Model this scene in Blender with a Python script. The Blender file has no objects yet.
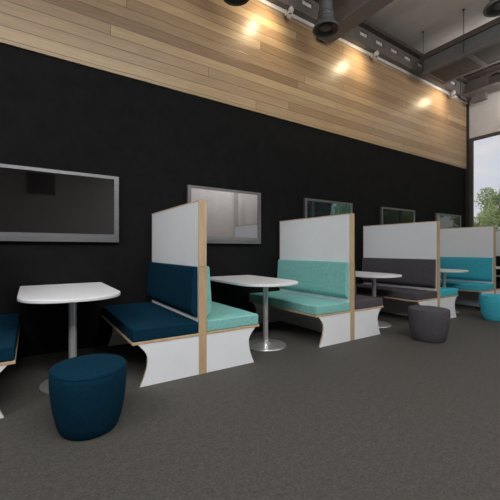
import bpy, bmesh, math, random
from mathutils import Vector, Matrix
random.seed(7)
C = bpy.context.scene.collection
PI = math.pi

# ------------------------------------------------------------------ helpers
def link(name, bm, m, parent=None, smooth=False, loc=None, bevel=0, seg=2):
    bmesh.ops.recalc_face_normals(bm, faces=bm.faces[:])
    me = bpy.data.meshes.new(name); bm.to_mesh(me); bm.free()
    if smooth:
        for p in me.polygons: p.use_smooth = True
    mats = m if isinstance(m, (list, tuple)) else [m]
    for q in mats: me.materials.append(q)
    o = bpy.data.objects.new(name, me); C.objects.link(o)
    if loc: o.location = loc
    if parent: o.parent = parent
    if bevel:
        b = o.modifiers.new('bevel', 'BEVEL'); b.width = bevel; b.segments = seg; b.limit_method = 'ANGLE'
        for p in me.polygons: p.use_smooth = True
        w = o.modifiers.new('wn', 'WEIGHTED_NORMAL'); w.keep_sharp = True
    return o

def box(bm, x0, x1, y0, y1, z0, z1, mi=0):
    v = [bm.verts.new((x, y, z)) for x in (x0, x1) for y in (y0, y1) for z in (z0, z1)]
    for f in ((0,1,3,2),(4,6,7,5),(0,4,5,1),(2,3,7,6),(0,2,6,4),(1,5,7,3)):
        q = bm.faces.new([v[i] for i in f]); q.material_index = mi
    return v

def boxes(*bs):
    bm = bmesh.new()
    for b in bs: box(bm, *b)
    return bm

def prism_xz(bm, pts, y0, y1, side_mi=0, cap_mi=0):
    """closed outline in (x,z) extruded along y"""
    a = [bm.verts.new((x, y0, z)) for x, z in pts]
    b = [bm.verts.new((x, y1, z)) for x, z in pts]
    f = bm.faces.new(a); f.material_index = cap_mi
    f = bm.faces.new(b[::-1]); f.material_index = cap_mi
    n = len(pts)
    for i in range(n):
        f = bm.faces.new((a[i], b[i], b[(i+1) % n], a[(i+1) % n])); f.material_index = side_mi

def prism_xy(bm, pts, z0, z1):
    a = [bm.verts.new((x, y, z0)) for x, y in pts]
    b = [bm.verts.new((x, y, z1)) for x, y in pts]
    bm.faces.new(a); bm.faces.new(b[::-1])
    n = len(pts)
    for i in range(n): bm.faces.new((a[i], b[i], b[(i+1) % n], a[(i+1) % n]))

def lathe(bm, prof, n=40, sx=1, sy=1, M=None):
    rings = []
    M = M or Matrix.Identity(4)
    for r, z in prof:
        if r < 1e-6: rings.append([bm.verts.new(M @ Vector((0, 0, z)))])
        else: rings.append([bm.verts.new(M @ Vector((r*sx*math.cos(2*PI*k/n), r*sy*math.sin(2*PI*k/n), z))) for k in range(n)])
    for a, b in zip(rings, rings[1:]):
        for k in range(n):
            k2 = (k+1) % n
            if len(a) == 1 and len(b) == 1: continue
            if len(a) == 1: bm.faces.new((a[0], b[k], b[k2]))
            elif len(b) == 1: bm.faces.new((a[k], b[0], a[k2]))
            else: bm.faces.new((a[k], b[k], b[k2], a[k2]))

def lobj(name, prof, m, parent=None, n=40, loc=None, M=None, **k):
    bm = bmesh.new(); lathe(bm, prof, n, M=M, **k)
    o = link(name, bm, m, parent, smooth=True, loc=loc)
    o.data.set_sharp_from_angle(angle=math.radians(38))
    return o

def thing(name, label, cat, loc=(0,0,0), group=None, rz=0):
    o = bpy.data.objects.new(name, None); C.objects.link(o)
    o.empty_display_size = .1
    o.location = loc; o.rotation_euler = (0, 0, rz)
    return tag(o, label, cat, group)

def tag(o, label, cat, group=None):
    o['label'] = label; o['category'] = cat
    if group: o['group'] = group
    return o

def struct(o):
    o['kind'] = 'structure'; return o

def kids(o): return [c for c in bpy.data.objects if c.parent == o]
def copy_tree(o, parent=None):
    c = o.copy(); C.objects.link(c)
    if parent: c.parent = parent
    for ch in kids(o):
        if ch is not c: copy_tree(ch, c)
    return c

# ------------------------------------------------------------------ materials
def mat(name, col, rough=.6, metal=0, spec=.5):
    m = bpy.data.materials.new(name); m.use_nodes = True
    p = m.node_tree.nodes['Principled BSDF']
    p.inputs['Base Color'].default_value = (*col, 1)
    p.inputs['Roughness'].default_value = rough
    p.inputs['Metallic'].default_value = metal
    p.inputs['Specular IOR Level'].default_value = spec
    return m

def N(m, t, **kw):
    n = m.node_tree.nodes.new(t)
    for k, v in kw.items(): setattr(n, k, v)
    return n
def L(m, a, b): m.node_tree.links.new(a, b)

def noisy(name, c1, c2, scale=20, rough=.8, bump=.1, detail=6, stretch=(1,1,1), contrast=(.35,.65), bscale=None, spec=.4, dist=.01, metal=0):
    m = mat(name, c1, rough, metal, spec); p = m.node_tree.nodes['Principled BSDF']
    tc = N(m, 'ShaderNodeTexCoord'); mp = N(m, 'ShaderNodeMapping'); mp.inputs['Scale'].default_value = stretch
    L(m, tc.outputs['Object'], mp.inputs['Vector'])
    nz = N(m, 'ShaderNodeTexNoise'); nz.inputs['Scale'].default_value = scale; nz.inputs['Detail'].default_value = detail
    nz.inputs['Roughness'].default_value = .65
    L(m, mp.outputs[0], nz.inputs['Vector'])
    cr = N(m, 'ShaderNodeValToRGB'); e = cr.color_ramp.elements
    e[0].position, e[1].position = contrast; e[0].color = (*c1, 1); e[1].color = (*c2, 1)
    L(m, nz.outputs['Fac'], cr.inputs[0]); L(m, cr.outputs[0], p.inputs['Base Color'])
    if bump:
        n2 = N(m, 'ShaderNodeTexNoise'); n2.inputs['Scale'].default_value = bscale or scale*4; n2.inputs['Detail'].default_value = 3
        L(m, mp.outputs[0], n2.inputs['Vector'])
        b = N(m, 'ShaderNodeBump'); b.inputs['Strength'].default_value = bump; b.inputs['Distance'].default_value = dist
        L(m, n2.outputs['Fac'], b.inputs['Height']); L(m, b.outputs[0], p.inputs['Normal'])
    return m

def fabric(name, c, v=.25):
    c1 = tuple(x*(1-v) for x in c); c2 = tuple(x*(1+v) for x in c)
    m = noisy(name, c1, c2, scale=38, rough=.95, bump=.3, bscale=420, spec=.06, dist=.003, contrast=(.38,.62))
    return m

NAVY  = fabric('navy wool', (.0038, .027, .050), .12)
AQUA  = fabric('aqua wool', (.220, .490, .455), .10)
GREY  = fabric('grey wool', (.085, .077, .089), .10)
CYAN  = fabric('cyan wool', (.065, .430, .540), .07)
BLACK = fabric('black wool', (.010, .010, .011), .2)
WHITE = noisy('white laminate', (.76,.77,.79), (.79,.80,.82), 3, .45, 0)
TOP   = noisy('white table laminate', (.78,.78,.79), (.80,.80,.81), 5, .35, 0)
PLY   = noisy('birch plywood edge', (.46,.32,.19), (.60,.44,.28), 14, .6, .05, stretch=(1,1,.12))
PLYD  = noisy('darker birch plywood edge', (.40,.27,.15), (.52,.37,.22), 14, .6, .05, stretch=(1,1,.12))  # slightly darker tone for the lower edge strip
CHROME= mat('chrome', (.80,.80,.80), .28, .8)
ALU   = noisy('brushed aluminium', (.20,.20,.205), (.25,.25,.255), 60, .42, .03, stretch=(.05,1,1), metal=.85)
ALU2  = noisy('pale aluminium strip', (.26,.26,.265), (.31,.31,.315), 60, .35, .03, stretch=(.05,1,1), metal=.8)
STEEL = noisy('dark painted steel', (.125,.110,.102), (.150,.133,.123), 8, .55, .04)
STEELB= noisy('brown-black steel', (.060,.048,.044), (.075,.062,.056), 6, .6, .04)
STEELG= noisy('slate grey steel', (.095,.098,.106), (.115,.118,.126), 6, .5, .03)
POST  = noisy('dark brown corner post paint', (.018,.015,.014), (.026,.022,.021), 6, .6, .04)
CAN   = noisy('charcoal lamp housing', (.060,.062,.066), (.075,.077,.080), 10, .45, .03)
LENS  = mat('lamp lens glass', (.05,.055,.055), .3)
WHITEM= mat('white enamel', (.62,.60,.57), .4)
BLK   = mat('black plastic', (.012,.012,.013), .35)

def carpet():
    m = noisy('grey brown carpet', (.060,.055,.049), (.078,.072,.066), 24, .72, .5, detail=12, contrast=(.36,.66), bscale=160, spec=.35, dist=.004)
    nt = m.node_tree; p = nt.nodes['Principled BSDF']
    tc = N(m, 'ShaderNodeTexCoord'); n2 = N(m, 'ShaderNodeTexNoise'); n2.inputs['Scale'].default_value = 70; n2.inputs['Detail'].default_value = 4
    L(m, tc.outputs['Object'], n2.inputs['Vector'])
    mr = N(m, 'ShaderNodeMapRange'); mr.inputs['From Min'].default_value=.3; mr.inputs['From Max'].default_value=.7
    mr.inputs['To Min'].default_value=.72; mr.inputs['To Max'].default_value=1.28; L(m, n2.outputs['Fac'], mr.inputs['Value'])
    old = p.inputs['Base Color'].links[0].from_socket
    mx = N(m, 'ShaderNodeVectorMath', operation='SCALE'); L(m, old, mx.inputs[0]); L(m, mr.outputs[0], mx.inputs['Scale'])
    L(m, mx.outputs[0], p.inputs['Base Color'])
    return m
CARPET = carpet()
DARKWALL = noisy('black board wall', (.0055,.0054,.0056), (.0090,.0088,.0090), 7, .8, .25, detail=10, bscale=40, spec=.12, dist=.004)
DIMWALL = noisy('dim-lit wall grey', (.19,.182,.19), (.21,.202,.21), 2.2, .85, .04)  # dimmer light on the left stretch is put into this grey
PLASTER = noisy('white plaster', (.50,.48,.46), (.56,.54,.52), 2.2, .85, .04)
def concrete():
    m = noisy('pale concrete soffit', (.36,.34,.32), (.46,.435,.41), .55, .85, .05, detail=4, contrast=(.42,.55), stretch=(1,.5,1))
    return m
CEIL = concrete()

def wood():
    m = mat('larch cladding', (.4,.25,.14), .38, 0, .5); p = m.node_tree.nodes['Principled BSDF']
    tc = N(m, 'ShaderNodeTexCoord'); sx = N(m, 'ShaderNodeSeparateXYZ'); L(m, tc.outputs['Object'], sx.inputs[0])
    def mth(op, a, b=None, c=None):
        n = N(m, 'ShaderNodeMath', operation=op)
        for i, v in enumerate((a, b, c)):
            if v is None: continue
            if isinstance(v, (int, float)): n.inputs[i].default_value = v
            else: L(m, v, n.inputs[i])
        return n.outputs[0]
    PH = .131
    zr = mth('DIVIDE', mth('SUBTRACT', sx.outputs['Z'], 3.24), PH)
    row = mth('FLOOR', zr); fz = mth('FRACT', zr)
    w1 = N(m, 'ShaderNodeTexWhiteNoise', noise_dimensions='1D'); L(m, row, w1.inputs['W'])
    xs = mth('ADD', mth('DIVIDE', sx.outputs['X'], 3.8), mth('MULTIPLY', w1.outputs['Value'], 7.3))
    col = mth('FLOOR', xs); fx = mth('FRACT', xs)
    cmb = N(m, 'ShaderNodeCombineXYZ'); L(m, row, cmb.inputs[0]); L(m, col, cmb.inputs[1])
    w2 = N(m, 'ShaderNodeTexWhiteNoise', noise_dimensions='3D'); L(m, cmb.outputs[0], w2.inputs['Vector'])
    cr = N(m, 'ShaderNodeValToRGB'); e = cr.color_ramp.elements
    e[0].position = 0; e[0].color = (.230,.145,.078,1)
    e[1].position = 1; e[1].color = (.43,.305,.165,1)
    for ps, c in ((.15,(.29,.190,.105)),(.5,(.335,.225,.128)),(.85,(.38,.265,.148))):
        q = e.new(ps); q.color = (*c, 1)
    L(m, w2.outputs['Value'], cr.inputs[0])
    mp = N(m, 'ShaderNodeMapping'); mp.inputs['Scale'].default_value = (.9, 1, 22)
    off = N(m, 'ShaderNodeVectorMath', operation='ADD'); L(m, tc.outputs['Object'], off.inputs[0]); L(m, w2.outputs['Color'], off.inputs[1])
    L(m, off.outputs[0], mp.inputs['Vector'])
    g = N(m, 'ShaderNodeTexNoise'); g.inputs['Scale'].default_value = 3; g.inputs['Detail'].default_value = 8; g.inputs['Distortion'].default_value = .6
    L(m, mp.outputs[0], g.inputs['Vector'])
    gr = mth('ADD', mth('MULTIPLY', g.outputs['Fac'], .8), .6)
    # groove between boards
    dz = mth('MINIMUM', fz, mth('SUBTRACT', 1, fz)); dx = mth('MULTIPLY', mth('MINIMUM', fx, mth('SUBTRACT', 1, fx)), 3.8/PH)
    d = mth('MINIMUM', dz, dx)
    gv = N(m, 'ShaderNodeMapRange'); gv.inputs['From Min'].default_value = .012; gv.inputs['From Max'].default_value = .05
    gv.inputs['To Min'].default_value = .42; gv.inputs['To Max'].default_value = 1; L(m, d, gv.inputs['Value'])
    s = N(m, 'ShaderNodeVectorMath', operation='SCALE'); L(m, cr.outputs[0], s.inputs[0]); L(m, mth('MULTIPLY', gr, gv.outputs[0]), s.inputs['Scale'])
    L(m, s.outputs[0], p.inputs['Base Color'])
    b = N(m, 'ShaderNodeBump'); b.inputs['Strength'].default_value = .25; b.inputs['Distance'].default_value = .01
    L(m, mth('ADD', gv.outputs[0], mth('MULTIPLY', g.outputs['Fac'], .25)), b.inputs['Height']); L(m, b.outputs[0], p.inputs['Normal'])
    return m
WOOD = wood()

def screen_mat(nm, k, tint=(.62,.60,.62)):
    m = mat(nm, (.016,.016,.018), .05, 0, .5)
    nt = m.node_tree; p = nt.nodes['Principled BSDF']; out = nt.nodes['Material Output']
    g = N(m, 'ShaderNodeBsdfGlossy'); g.inputs['Roughness'].default_value = .015; g.inputs['Color'].default_value = (*tint,1)
    x = N(m, 'ShaderNodeMixShader'); x.inputs[0].default_value = k
    L(m, p.outputs[0], x.inputs[1]); L(m, g.outputs[0], x.inputs[2]); L(m, x.outputs[0], out.inputs[0])
    return m
SCREEN = screen_mat('glossy dark screen glass', .85)
SCREEN_B = screen_mat('bright glossy screen glass', .85)
SCREEN_D = screen_mat('dim green reflection tint glass', .30, (.30,.34,.24))  # green cast and dimness of the reflections are put into the glass
SCREEN_C = screen_mat('blue reflection tint glass', .75, (.55,.85,1.0))  # blue of the window reflection is put into the glass tint

def glass_mat():
    m = bpy.data.materials.new('window glass'); m.use_nodes = True; nt = m.node_tree; nt.nodes.clear()
    out = N(m, 'ShaderNodeOutputMaterial'); t = N(m, 'ShaderNodeBsdfTransparent'); t.inputs[0].default_value = (.93,.95,.95,1)
    g = N(m, 'ShaderNodeBsdfGlossy'); g.inputs['Roughness'].default_value = .01
    f = N(m, 'ShaderNodeFresnel'); f.inputs['IOR'].default_value = 1.45
    x = N(m, 'ShaderNodeMixShader'); L(m, f.outputs[0], x.inputs[0]); L(m, t.outputs[0], x.inputs[1]); L(m, g.outputs[0], x.inputs[2])
    L(m, x.outputs[0], out.inputs[0]); return m
GLASS = glass_mat()

# ------------------------------------------------------------------ room shell
D = 4.2; XW = 9.5; XL = -4.0; YB = -5.0; HC = 5.53
struct(link('floor', boxes((XL-.2, XW+.1, YB-.2, D+.15, -.12, 0)), CARPET))
struct(link('ceiling', boxes((XL-.2, XW+.15, YB-.2, D+.15, HC, HC+.15)), CEIL))
struct(link('wall_back', boxes((XL-.2, XW, D, D+.15, 0, HC)), DARKWALL))
struct(link('trim_1', boxes((XL, XW-.07, D-.022, D, 3.2, 4.875)), WOOD))          # timber cladding band
struct(link('trim_2', boxes((XL, XW-.07, D-.05, D-.0005, 4.877, 4.935)), WHITEM))        # pale line above the timber
struct(link('wall_left', boxes((XL-.2, XL, YB, D, 0, HC)), PLASTER))
struct(link('wall_front', boxes((4.6, XW, YB-.2, YB, 0, HC)), PLASTER))
struct(link('wall_front_grey', boxes((XL, 4.6, YB-.2, YB, 0, HC)), DIMWALL))
# right-hand wall: white bulkhead over full-height glazing
struct(link('wall_right', boxes((XW, XW+.15, YB, D-.06, 3.99, HC)), PLASTER))
struct(link('trim_3', boxes((XW-.07, XW+.15, D-.06, D-.001, 0, HC)), POST))        # dark corner post
w = struct(link('window_1', boxes((XW, XW+.08, YB, D-.06, 3.92, 3.99), (XW, XW+.08, YB, D-.06, 0, .08),
     *[(XW, XW+.08, y-.035, y+.035, .08, 3.92) for y in (4.105, 2.2, .3, -1.6, -3.5, -4.96)]), STEELB))
struct(link('window_pane', boxes((XW+.035, XW+.045, YB+.01, D-.07, .081, 3.919)), GLASS, parent=w))

# ------------------------------------------------------------------ structure overhead
# long perforated beam against the wall
def holed_web(name, x0, x1, y0, y1, z0, z1, holes, m, parent):
    bm = bmesh.new(); hs = sorted(holes)
    hz0, hz1 = hs[0][1], hs[0][3]
    box(bm, x0, x1, y0, y1, z0, hz0); box(bm, x0, x1, y0, y1, hz1, z1)
    x = x0
    for (a, _, b, _) in hs:
        box(bm, x, a, y0, y1, hz0, hz1); x = b
    box(bm, x, x1, y0, y1, hz0, hz1)
    return link(name, bm, m, parent)
hb = thing('steel_beam', 'long grey steel beam with small rectangular slots running above the timber cladding', 'beam', (0, D-.1, 4.94))
hc = [XL+.3+.475*i for i in range(27)]
hc = [1.89-.475*i for i in range(12)][::-1] + [2.365+.475*i for i in range(14)]
holed_web('web', XL, 9.36, -.03, -.01, 0, .31, [(c-.11, .16, c+.11, .245) for c in hc], STEEL, hb)
link('slot_backing', boxes((XL, 9.36, .0, .01, .1, .30)), WHITEM, hb)
link('top_flange', boxes((XL, 9.36, -.13, .085, .31, .38)), STEELB, hb)
link('bottom_flange', boxes((XL, 9.36, -.05, .045, -.004, 0)), STEEL, hb)

def cross_beam(x0, x1, z0, z1, yend, label, taper=False, ylast=YB):
    t = thing('steel_beam', label, 'beam', (0, 0, 0))
    xm = (x0+x1)/2; hw = (x1-x0)/2
    link('bottom_flange', boxes((x0, x1, ylast, yend, z0, z0+.035)), STEEL, t)
    link('top_flange', boxes((x0, x1, ylast, yend, z1-.035, z1)), STEELB, t)
    return t, xm
t, xm = cross_beam(4.07, 4.37, 4.70, 5.30, 4.10, 'dark steel cross beam meeting the timber wall behind the bell-shaped pendant')
link('web', boxes((xm-.02, xm+.02, YB, 4.10, 4.735, 5.265)), STEEL, t)
link('end_plate', boxes((4.07, 4.37, 4.10, 4.118, 4.69, 5.30)), STEEL, t)
t, xm = cross_beam(8.88, 9.32, 4.90, 5.33, 4.05, 'dark steel cross beam with round holes against the white bulkhead over the window')
bm = bmesh.new()
# web with round openings: strips between circles
zc = 5.115; r = .15; ys = [3.42 - .75*i for i in range(11)]
def ring_cell(bm, x, y, hy, z0, z1, r, n=32):
    sq = []; ci = []
    for k in range(n):
        a = 2*PI*k/n; c, s = math.cos(a), math.sin(a)
        hz = (z1-z0)/2
        q = min(hy/abs(c) if abs(c) > 1e-6 else 1e9, hz/abs(s) if abs(s) > 1e-6 else 1e9)
        sq.append((y+c*q, zc+s*q)); ci.append((y+c*r, zc+s*r))
    for xx in (x-.01, x+.01):
        A = [bm.verts.new((xx, *p)) for p in sq]; B = [bm.verts.new((xx, *p)) for p in ci]
        for k in range(n): bm.faces.new((A[k], A[(k+1)%n], B[(k+1)%n], B[k]))
        if xx < x: B0 = B
    for k in range(n): bm.faces.new((B0[k], B0[(k+1)%n], B[(k+1)%n], B[k]))
for y in ys: ring_cell(bm, xm, y, .375, 4.935, 5.295, r)
box(bm, xm-.01, xm+.01, 3.795, 4.05, 4.935, 5.295)
link('web', bm, STEEL, t)
link('end_plate', boxes((8.87, 9.34, 4.05, 4.066, 4.86, 5.34)), STEEL, t)
link('bracket', boxes((9.1, 9.24, 3.62, 3.92, 4.74, 4.899)), STEEL, t)

# suspended air unit hung on rods
au = thing('ceiling_air_unit', 'dark slate ceiling air unit with two brown underside panels hung on thin rods', 'air unit', (6.66, 0, 4.70))
link('casing', boxes((0, .80, -1.2, 3.78, .02, .26)), STEELG, au, bevel=.006)
link('top_flange', boxes((-.03, .83, -1.2, 3.80, .26, .36)), STEELB, au)
for y0, y1 in ((2.98, 3.70), (2.08, 2.90), (1.18, 2.00), (.28, 1.10)):
    o = link('underside_panel', boxes((.09, .71, y0, y1, -.006, .02)), STEELB, au, bevel=.003)
link('underside_frame', boxes((0, .09, -1.2, 3.78, -.014, .0195), (.71, .80, -1.2, 3.78, -.014, .0195),
     *[(.0901, .7099, y, y+.08, -.014, .0195) for y in (3.7, 2.9, 2.0, 1.1, .2)]), STEEL, au)
link('duct_collar', boxes((-.06, .86, 1.0, 2.40, .361, .62)), STEELB, au)
for x in (.0, .80):
    for y in (3.75, 2.99, .6):
        zt = HC-4.70
        for a, nm in ((.006, 'hanger_rod'),):
            lobj(nm, [(0,.02),(a,.02),(a,zt-.02),(.018,zt-.02),(.018,zt),(0,zt)], BLK, au, 10, loc=(x-.012 if x == 0 else x+.012, y, 0))

# round duct above the first cross beam
du = thing('round_duct', 'dark round ventilation duct running beside the first cross beam', 'duct', (3.80, 0, 5.22))
M = Matrix.Translation((0, YB+.01, 0)) @ Matrix.Rotation(-PI/2, 4, 'X')
lobj('duct_tube', [(0,0),(.15,0),(.15,3),(.16,3),(.16,3.05),(.15,3.05),(.15,6),(.16,6),(.16,6.05),(.15,6.05),(.15,8.0),(.165,8.0),(.165,8.05),(0,8.05)], STEELG, du, 28, M=M)
for y in (2.4, -.5): link('duct_hanger', boxes((-.012,.012,y-.012,y+.012,.149,HC-5.22)), BLK, du)

# bell pendants
def pendant(x, y, label):
    t = thing('pendant_lamp', label, 'pendant lamp', (x, y, 4.33), 'charcoal bell pendant lamps')
    lobj('lamp_shade', [(.160,.010),(.184,0),(.190,.006),(.184,.03),(.160,.065),(.128,.10),(.112,.125),(.112,.165),(.120,.17),(.120,.19),(.106,.20),(.104,.235),(.112,.24),(.112,.258),(.095,.268),(.093,.80),(.06,.83),(0,.83)], CAN, t, 48)
    lobj('reflector', [(.160,.010),(.145,.022),(.120,.040),(.10,.045),(0,.045)], BLK, t, 48)
    lobj('lens', [(0,.018),(.05,.021),(.082,.028),(.086,.0445)], LENS, t, 40)
    lobj('stem', [(0,.83),(.014,.83),(.014,HC-4.33-.03),(.05,HC-4.33-.03),(.05,HC-4.33),(0,HC-4.33)], CAN, t, 16)
pendant(2.17, 3.64, 'charcoal bell pendant lamp hanging alone in front of the timber, leftmost overhead')
pendant(3.61, 3.49, 'charcoal bell pendant lamp beside the slotted beam, showing its round lens')
pendant(5.22, 1.90, 'charcoal bell pendant lamp at the far right by the air unit')

# spotlights on the white line
def spot(x, label, e):
    t = thing('spotlight', label, 'spotlight', (x, D-.05, 4.885), 'white twin spotlights above the timber')
    link('mount_plate', boxes((-.05,.05,-.014,.0,-.05,.05)), WHITEM, t, bevel=.004)
    link('arm', boxes((-.014,.014,-.05,-.014,-.09,.02)), WHITEM, t, bevel=.003)
    for dx, dz, rz in ((.012, .015, 35), (-.012, -.085, -30)):
        M = Matrix.Translation((dx, -.085, dz)) @ Matrix.Rotation(math.radians(rz), 4, 'Z') @ Matrix.Rotation(math.radians(68), 4, 'X')
        h = lobj('lamp_head', [(0,-.045),(.022,-.040),(.038,-.02),(.044,.01),(.044,.04),(.034,.04),(.030,.02),(0,.02)], WHITEM, t, 24, M=M)
        lobj('lens', [(0,.026),(.026,.024),(.029,.0205)], BLK, h, 20, M=M)
    l = bpy.data.lights.new('spot_light', 'SPOT'); l.energy = e; l.color = (1.0,.80,.52); l.spot_size = math.radians(150); l.spot_blend = 1; l.shadow_soft_size = .05
    o = bpy.data.objects.new('spot_light', l); C.objects.link(o); o.location = (x-.40, D-.42, 4.74)
    d = Vector((x-.50, D, 4.45)) - o.location
    o.rotation_euler = d.to_track_quat('-Z', 'Y').to_euler()
E_S = 27
spot(3.42, 'white twin spotlight between the leftmost and middle pendant lamps', E_S)
spot(5.56, 'white twin spotlight just left of the hanging air unit, above the middle light pool', E_S)
spot(8.50, 'white twin spotlight farthest along the timber, beneath the air unit', E_S*.9)

# ------------------------------------------------------------------ wall screens
def wall_screen(xr, label, glass):
    t = thing('wall_screen', label, 'screen', (xr-.59, D, 1.205), 'wall-mounted screens on the black wall')
    W, H, T = .59, .77, .055
    link('housing', boxes((-W+.01, W-.01, -T+.012, 0, .01, H-.01)), BLK, t)
    link('frame', boxes((-W, -W+.05, -T, -.012, 0, H), (W-.05, W, -T, -.012, 0, H), (-W+.05, W-.05, -T, -.012, H-.035, H), (-W+.05, W-.05, -T, -.012, .0, .055)), ALU, t)
    link('speaker_strip', boxes((-W+.05, W-.05, -T+.004, -.012, .055, .09)), ALU2, t)
    link('display', boxes((-W+.05, W-.05, -T+.010, -.0121, .09, H-.035)), glass, t)
for xr, lb in ((.868, 'grey wall screen in a silver frame, leftmost, reflecting a small black rectangle'),
               (2.912, 'silver-framed wall screen behind the first divider, brightly reflecting a white room'),
               (4.985, 'wall screen half hidden by the second divider, its reflection coloured blue by tinted glass'),
               (7.03, 'dim wall screen above the grey booth divider, its reflection coloured green by tinted glass'),
               (9.09, 'last wall screen nearest the corner window, small above the cyan booth divider')):
    wall_screen(xr, lb, SCREEN if xr < 1 else SCREEN_B if xr < 3 else SCREEN_C if xr < 5 else SCREEN_D)

# ------------------------------------------------------------------ booth seating
YF, YR, H = 2.76, 4.155, 1.566
SEATL, SEATR = .618, .618
def side_outline(s):
    # from divider out to the concave free edge, s = -1 left, +1 right
    top = .575
    foot = .556; waist = .495
    pts = [(.038, 0), (foot, 0)]
    n = 14
    for i in range(n+1):
        u = i/n; z = .004 + u*.343
        # smooth concave curve foot -> waist -> top
        if z < .22: k = z/.22; x = foot + (waist-foot)*math.sin(k*PI/2)
        else: k = (z-.22)/(.347-.22); x = waist + (top-waist)*(1-math.cos(k*PI/2))
        pts.append((x, z))
    pts.append((.038, .347))
    return [(s*x, z) for x, z in pts]

def booth(xc, left, right, label):
    t = thing('booth_seat', label, 'booth seat', (xc, 0, 0), 'booth seats with tall white dividers along the black wall')
    dv = link('divider', boxes((-.026, .026, YF+.012, YR-.012, 0, H-.012)), PLY, t)
    link('edge_band', boxes((-.038, .038, YF, YF+.012, .97, H), (-.038, .038, YR-.012, YR, 0, H), (-.038, .038, YF+.012, YR-.012, H-.012, H)), PLY, dv)
    link('lower_edge_band', boxes((-.0385, .0385, YF-.001, YF+.012, 0, .966)), PLYD, dv)
    link('face_panel', boxes((-.0375, -.026, YF+.012, YR-.014, .0, H-.013)), WHITE, dv)
    link('face_panel', boxes((.026, .0375, YF+.012, YR-.014, .0, H-.013)), WHITE, dv)
    for s, m, ext in ((-1, left, SEATL), (1, right, SEATR)):
        if m is None: continue
        def bx(a, b, *r):
            a, b = sorted((s*a, s*b)); return (a, b, *r)
        for y in (YF, YR-.022):
            bm = bmesh.new(); prism_xz(bm, side_outline(s), y, y+.022, side_mi=1, cap_mi=0)
            o = link('side_panel', bm, [WHITE, PLY], t)
        link('seat_board', boxes(bx(.038, ext, YF-.004, YR, .3475, .368)), PLY, t, bevel=.002)
        # seat cushion
        o = link('seat_cushion', boxes(bx(.040, ext-.004, YF, YR-.003, .3685, .472)), m, t, bevel=.012, seg=3)
        # wedge back cushion: thin at top, deepest low down, undercut beneath
        pr = [(.0385,.965),(.072,.965),(.080,.952),(.104,.62),(.104,.575),(.096,.552),(.060,.512),(.0385,.508)]
        bm = bmesh.new(); prism_xz(bm, [(s*x, z) for x, z in pr], YF+.022, YR-.012)
        link('back_cushion', bm, m, t, bevel=.007, seg=2)
    return t
X0, SP = 1.298, 2.018
booth(X0-SP+.015, None, NAVY, 'navy booth seat cropped by the left edge of the photo')
booth(X0, NAVY, AQUA, 'booth seat with white divider, navy cushions on the left side and aqua on the right')
booth(X0+SP, AQUA, GREY, 'booth seat with white divider, aqua cushions facing left and grey behind')
booth(X0+2*SP, GREY, CYAN, 'booth seat with white divider, grey cushions facing left and bright cyan behind')
booth(X0+3*SP, CYAN, BLACK, 'booth seat with white divider, cyan cushions facing left, behind the cyan stool')
booth(X0+4*SP, BLACK, None, 'black-cushioned booth seat with white divider beside the window at the right edge')

# ------------------------------------------------------------------ tables
def table(xc, label, sh=0, po=0):
    t = thing('pedestal_table', label, 'table', (xc, 0, 0), 'white pedestal tables between the booths')
    a, yb, yc, b = .388, D-.004, 3.25, .385
    pts = [(a, yc), (a, yb), (-a, yb), (-a, yc)]; e1 = .82
    n = 32
    for i in range(1, n):
        u = PI + PI*i/n
        c, s = math.cos(u), math.sin(u)
        pts.append((a*math.copysign(abs(c)**e1, c), yc + b*math.copysign(abs(s)**.95, s)))
    pts = [(px+sh, py) for px, py in pts]
    bm = bmesh.new(); prism_xy(bm, pts, .715, .742)
    link('tabletop', bm, TOP, t, bevel=.005)
    lobj('pole', [(0,.03),(.031,.03),(.031,.700),(.07,.7005),(.07,.7145),(0,.7145)], CHROME, t, 32, loc=(po, 3.17, 0))
    lobj('base', [(0,0),(.238,0),(.242,.006),(.238,.015),(.17,.024),(.075,.034),(.045,.045),(.040,.062),(.032,.066),(0,.066)], CHROME, t, 56, loc=(po, 3.17, 0))
table(.295, 'white round-ended pedestal table at left, behind the navy stool')
table(.295+SP, 'white pedestal table between the two aqua benches', .02, -.02)
table(.295+2*SP, 'white pedestal table between the two grey benches', .05, -.04)
table(.295+3*SP, 'white pedestal table between the two cyan benches', .09, -.04)
table(.295+4*SP, 'white pedestal table in the black-cushioned booth at the right edge')

# ------------------------------------------------------------------ stools
def stool(x, y, m, label, a=.222, b=.236):
    t = thing('stool', label, 'stool', (x, y, 0), 'upholstered oval stools')
    lobj('upholstered_body', [(0,.004),(.73,.004),(.77,.018),(.84,.06),(.91,.13),(.965,.21),(.995,.29),(1.0,.34),(.985,.372),(.975,.376)], m, t, 64, sx=a, sy=b)
    lobj('seat_top', [(.975,.376),(.985,.381),(.965,.390),(.8,.394),(.4,.397),(0,.398)], m, t, 64, sx=a, sy=b)
    lobj('piping', [(.975,.3735),(.992,.3745),(.995,.377),(.990,.3795),(.975,.380)], m, t, 64, sx=a, sy=b)
    lobj('foot_glide', [(0,0),(.6,0),(.6,.006),(0,.006)], BLK, t, 40, sx=a, sy=b)
stool(.31, 2.33, NAVY, 'dark navy upholstered stool in front of the left table')
stool(4.13, 2.26, GREY, 'dark grey upholstered stool beside the grey booth')
stool(6.19, 2.30, CYAN, 'bright cyan upholstered stool at the right edge')

# ------------------------------------------------------------------ the rest of the room, seen in the screens
struct(link('trim_4', boxes((-.10, .70, YB+.001, YB+.05, 2.99, 3.68)), BLK))
struct(link('trim_5', boxes((7.86, 8.02, YB+.001, YB+.35, 0, HC)), PLASTER))
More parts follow.
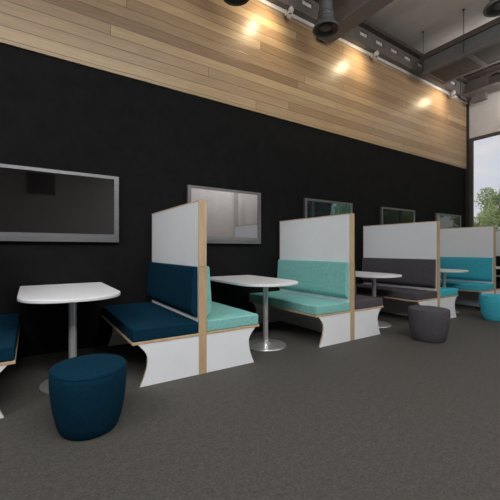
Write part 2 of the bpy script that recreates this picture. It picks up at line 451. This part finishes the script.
# ------------------------------------------------------------------ outdoors
GRASS = noisy('grass', (.05,.09,.03), (.12,.16,.06), 3, .9, .3)
PAVE = noisy('pale paving', (.42,.40,.37), (.52,.50,.47), 4, .8, .1)
o = link('ground', boxes((XW+.16, 80, -60, 60, -.2, -.05)), GRASS); struct(o)
o = link('path', boxes((XW+6, XW+9, -60, 60, -.049, -.03)), PAVE); struct(o)
BARK = noisy('bark', (.06,.045,.03), (.12,.09,.06), 12, .9, .4)
def leafmat(name, c1, c2):
    m = noisy(name, c1, c2, .9, .6, 0, detail=3); p = m.node_tree.nodes['Principled BSDF']
    p.inputs['Transmission Weight'].default_value = 0
    nt = m.node_tree; out = nt.nodes['Material Output']
    tr = N(m, 'ShaderNodeBsdfTranslucent'); tr.inputs[0].default_value = (*[min(1, c*1.6) for c in c2], 1)
    x = N(m, 'ShaderNodeMixShader'); x.inputs[0].default_value = .35
    L(m, p.outputs[0], x.inputs[1]); L(m, tr.outputs[0], x.inputs[2]); L(m, x.outputs[0], out.inputs[0])
    return m
LEAF1 = leafmat('leaves', (.09,.15,.055), (.34,.40,.20))
LEAF2 = leafmat('dark leaves', (.05,.10,.05), (.15,.22,.10))
def crown_mesh(name, m, seed, n=15000):
    rnd = random.Random(seed); bm = bmesh.new()
    blobs = []
    for i in range(26):
        a = rnd.uniform(0, 2*PI); rr = rnd.uniform(.1, .75); z = rnd.uniform(-.75, .8)
        s = math.sqrt(max(.05, 1-z*z*.8))
        blobs.append((Vector((math.cos(a)*rr*s, math.sin(a)*rr*s, z)), rnd.uniform(.22, .40)))
    for i in range(n):
        c, r = rnd.choice(blobs)
        d = Vector((rnd.gauss(0,1), rnd.gauss(0,1), rnd.gauss(0,1))).normalized()
        p = c + d*r*rnd.uniform(.7, 1.05)
        s = rnd.uniform(.028, .052)
        u = Vector((rnd.gauss(0,1), rnd.gauss(0,1), rnd.gauss(0,1))).normalized()
        v = u.cross(d + Vector((.01,.02,.03))).normalized()
        u = v.cross(d).normalized()*.6 + u*.5
        q = [bm.verts.new(p + u*s), bm.verts.new(p + v*s*.7), bm.verts.new(p - u*s), bm.verts.new(p - v*s*.7)]
        bm.faces.new(q)
    me = bpy.data.meshes.new(name); bm.to_mesh(me); bm.free(); me.materials.append(m); return me
def trunk_mesh():
    bm = bmesh.new(); lathe(bm, [(0,0),(.20,0),(.15,.4),(.12,1.4),(.09,2.6),(.05,3.6),(0,3.6)], 12)
    for a in range(5):
        M = Matrix.Translation((0,0,1.6+.25*a)) @ Matrix.Rotation(a*2.4, 4, 'Z') @ Matrix.Rotation(.8, 4, 'Y')
        lathe(bm, [(0,0),(.06,0),(.03,1.0),(.012,1.8),(0,1.8)], 8, M=M)
    me = bpy.data.meshes.new('trunk'); bm.to_mesh(me); bm.free(); me.materials.append(BARK)
    for p in me.polygons: p.use_smooth = True
    return me
crowns = [crown_mesh('foliage', LEAF1, 1), crown_mesh('foliage', LEAF2, 5), crown_mesh('foliage', LEAF1, 9)]
TM = trunk_mesh()
def tree(x, y, rx, zc, rz, k, label, shrub=False):
    t = thing('shrub' if shrub else 'tree', label, 'shrub' if shrub else 'tree', (x, y, -.05), 'trees and shrubs outside the window')
    o = bpy.data.objects.new('trunk', TM); C.objects.link(o); o.parent = t; s = (zc)/3.0; o.scale = (s, s, s)
    o = bpy.data.objects.new('foliage', crowns[k]); C.objects.link(o); o.parent = t; o.location = (0, 0, zc); o.scale = (rx, rx, rz)
    o.rotation_euler = (0, 0, x*3.1+y)
# px of the gap is 472..500: ray directions from the camera
def along(px, dist):
    k = (px-250)/334.7; F = Vector((.548, .8365)); R = Vector((.8365, -.548)); d = F + R*k
    return d.x*dist, d.y*dist
x, y = along(503, 24); tree(x, y, 2.0, 3.35, 2.35, 0, 'large round leafy green tree outside the corner window')
x, y = along(477, 30); tree(x, y, 1.7, 2.6, 2.0, 2, 'smaller pale green tree standing left of the large tree outside the window')
x, y = along(486, 20); tree(x, y, 1.1, 1.2, 1.3, 1, 'low dark green shrub under the large tree outside the window', True)
for x, y, rx, k, lb in ((17, 1.3, 2.1, 0, 'leafy tree reflected in the last wall screen'), (16, -3.2, 2.2, 1, 'dark leafy tree reflected in the fourth wall screen'),
        (17, -7.9, 2.3, 2, 'leafy tree reflected in the middle wall screen'), (23, -1, 2.6, 1, 'taller dark tree in the second row of the lawn'), (23.5, -6.6, 2.7, 0, 'taller light green tree in the second row of the lawn')):
    tree(x, y, rx, 3.1, 3.0, k, lb)

# ------------------------------------------------------------------ sky
wd = bpy.data.worlds.new('world'); bpy.context.scene.world = wd; wd.use_nodes = True
nt = wd.node_tree; nt.nodes.clear()
out = nt.nodes.new('ShaderNodeOutputWorld'); bg = nt.nodes.new('ShaderNodeBackground')
tc = nt.nodes.new('ShaderNodeTexCoord'); mp = nt.nodes.new('ShaderNodeMapping'); mp.inputs['Scale'].default_value = (1,1,3)
nz = nt.nodes.new('ShaderNodeTexNoise'); nz.inputs['Scale'].default_value = 4; nz.inputs['Detail'].default_value = 6
cr = nt.nodes.new('ShaderNodeValToRGB'); e = cr.color_ramp.elements
e[0].position = .4; e[0].color = (.58,.59,.68,1); e[1].position = .62; e[1].color = (.72,.67,.68,1)
nt.links.new(tc.outputs['Generated'], mp.inputs[0]); nt.links.new(mp.outputs[0], nz.inputs['Vector'])
nt.links.new(nz.outputs['Fac'], cr.inputs[0]); nt.links.new(cr.outputs[0], bg.inputs[0]); nt.links.new(bg.outputs[0], out.inputs[0])
bg.inputs[1].default_value = 1.22

def area(name, loc, target, sx, sy, e, col=(1,1,1)):
    l = bpy.data.lights.new(name, 'AREA'); l.shape = 'RECTANGLE'; l.size = sx; l.size_y = sy; l.energy = e; l.color = col
    o = bpy.data.objects.new(name, l); C.objects.link(o); o.location = loc
    o.rotation_euler = (Vector(target)-Vector(loc)).to_track_quat('-Z', 'Y').to_euler()
    return o
a = area('fill_left', (.2, -1.6, 5.35), (1.0, 3.0, .3), 4.0, 1.8, 165, (.97,.985,1)); a.data.spread = math.radians(115)  # added main fill below the ceiling, standing in for daylight
a = area('fill_side', (-3.4, 1.0, 4.7), (1.0, 3.4, .7), 3.0, 1.4, 62, (.97,.985,1)); a.data.spread = math.radians(110)  # added fill to brighten the left faces of the dividers
area('fill_overhead', (3.4, -1.0, 5.4), (3.8, .8, 0), 4.5, 1.6, 112, (1,.975,.94))  # added fill for the middle of the floor, no fitting modelled
area('fill_opposite_wall', (7.2, -3.2, 5.3), (7.2, -5, 1.8), 3.5, .8, 160)  # added light that brightens the opposite wall for the screen reflections
area('fill_ceiling', (4.2, -.8, 4.1), (5.0, -.2, 5.5), 5, 2, 200, (1,.94,.88))  # added upward fill to brighten the ceiling and steelwork
area('fill_ceiling_window', (8.3, 2.2, 4.35), (8.4, 3.0, 5.5), 1.2, 1.2, 34, (1,.95,.92))  # second added upward fill, for the ceiling and bulkhead by the window
s = bpy.data.lights.new('sun', 'SUN'); s.energy = 3.2; s.angle = .02; s.color = (1,.95,.86)
so = bpy.data.objects.new('sun', s); C.objects.link(so); so.rotation_euler = Vector((.55,.35,-.75)).to_track_quat('-Z','Y').to_euler()

# ------------------------------------------------------------------ camera
cam = bpy.data.cameras.new('camera'); co = bpy.data.objects.new('camera', cam); C.objects.link(co)
cam.sensor_width = 36; cam.sensor_fit = 'HORIZONTAL'; cam.lens = 334.706/500*36
cam.shift_y = -.55/500
co.location = (0, 0, 1.12); co.rotation_euler = (PI/2, 0, .991-PI/2)
cam.clip_start = .05; cam.clip_end = 300
bpy.context.scene.camera = co
vs = bpy.context.scene.view_settings
vs.view_transform = 'Standard'; vs.look = 'None'; vs.exposure = 0; vs.gamma = 1
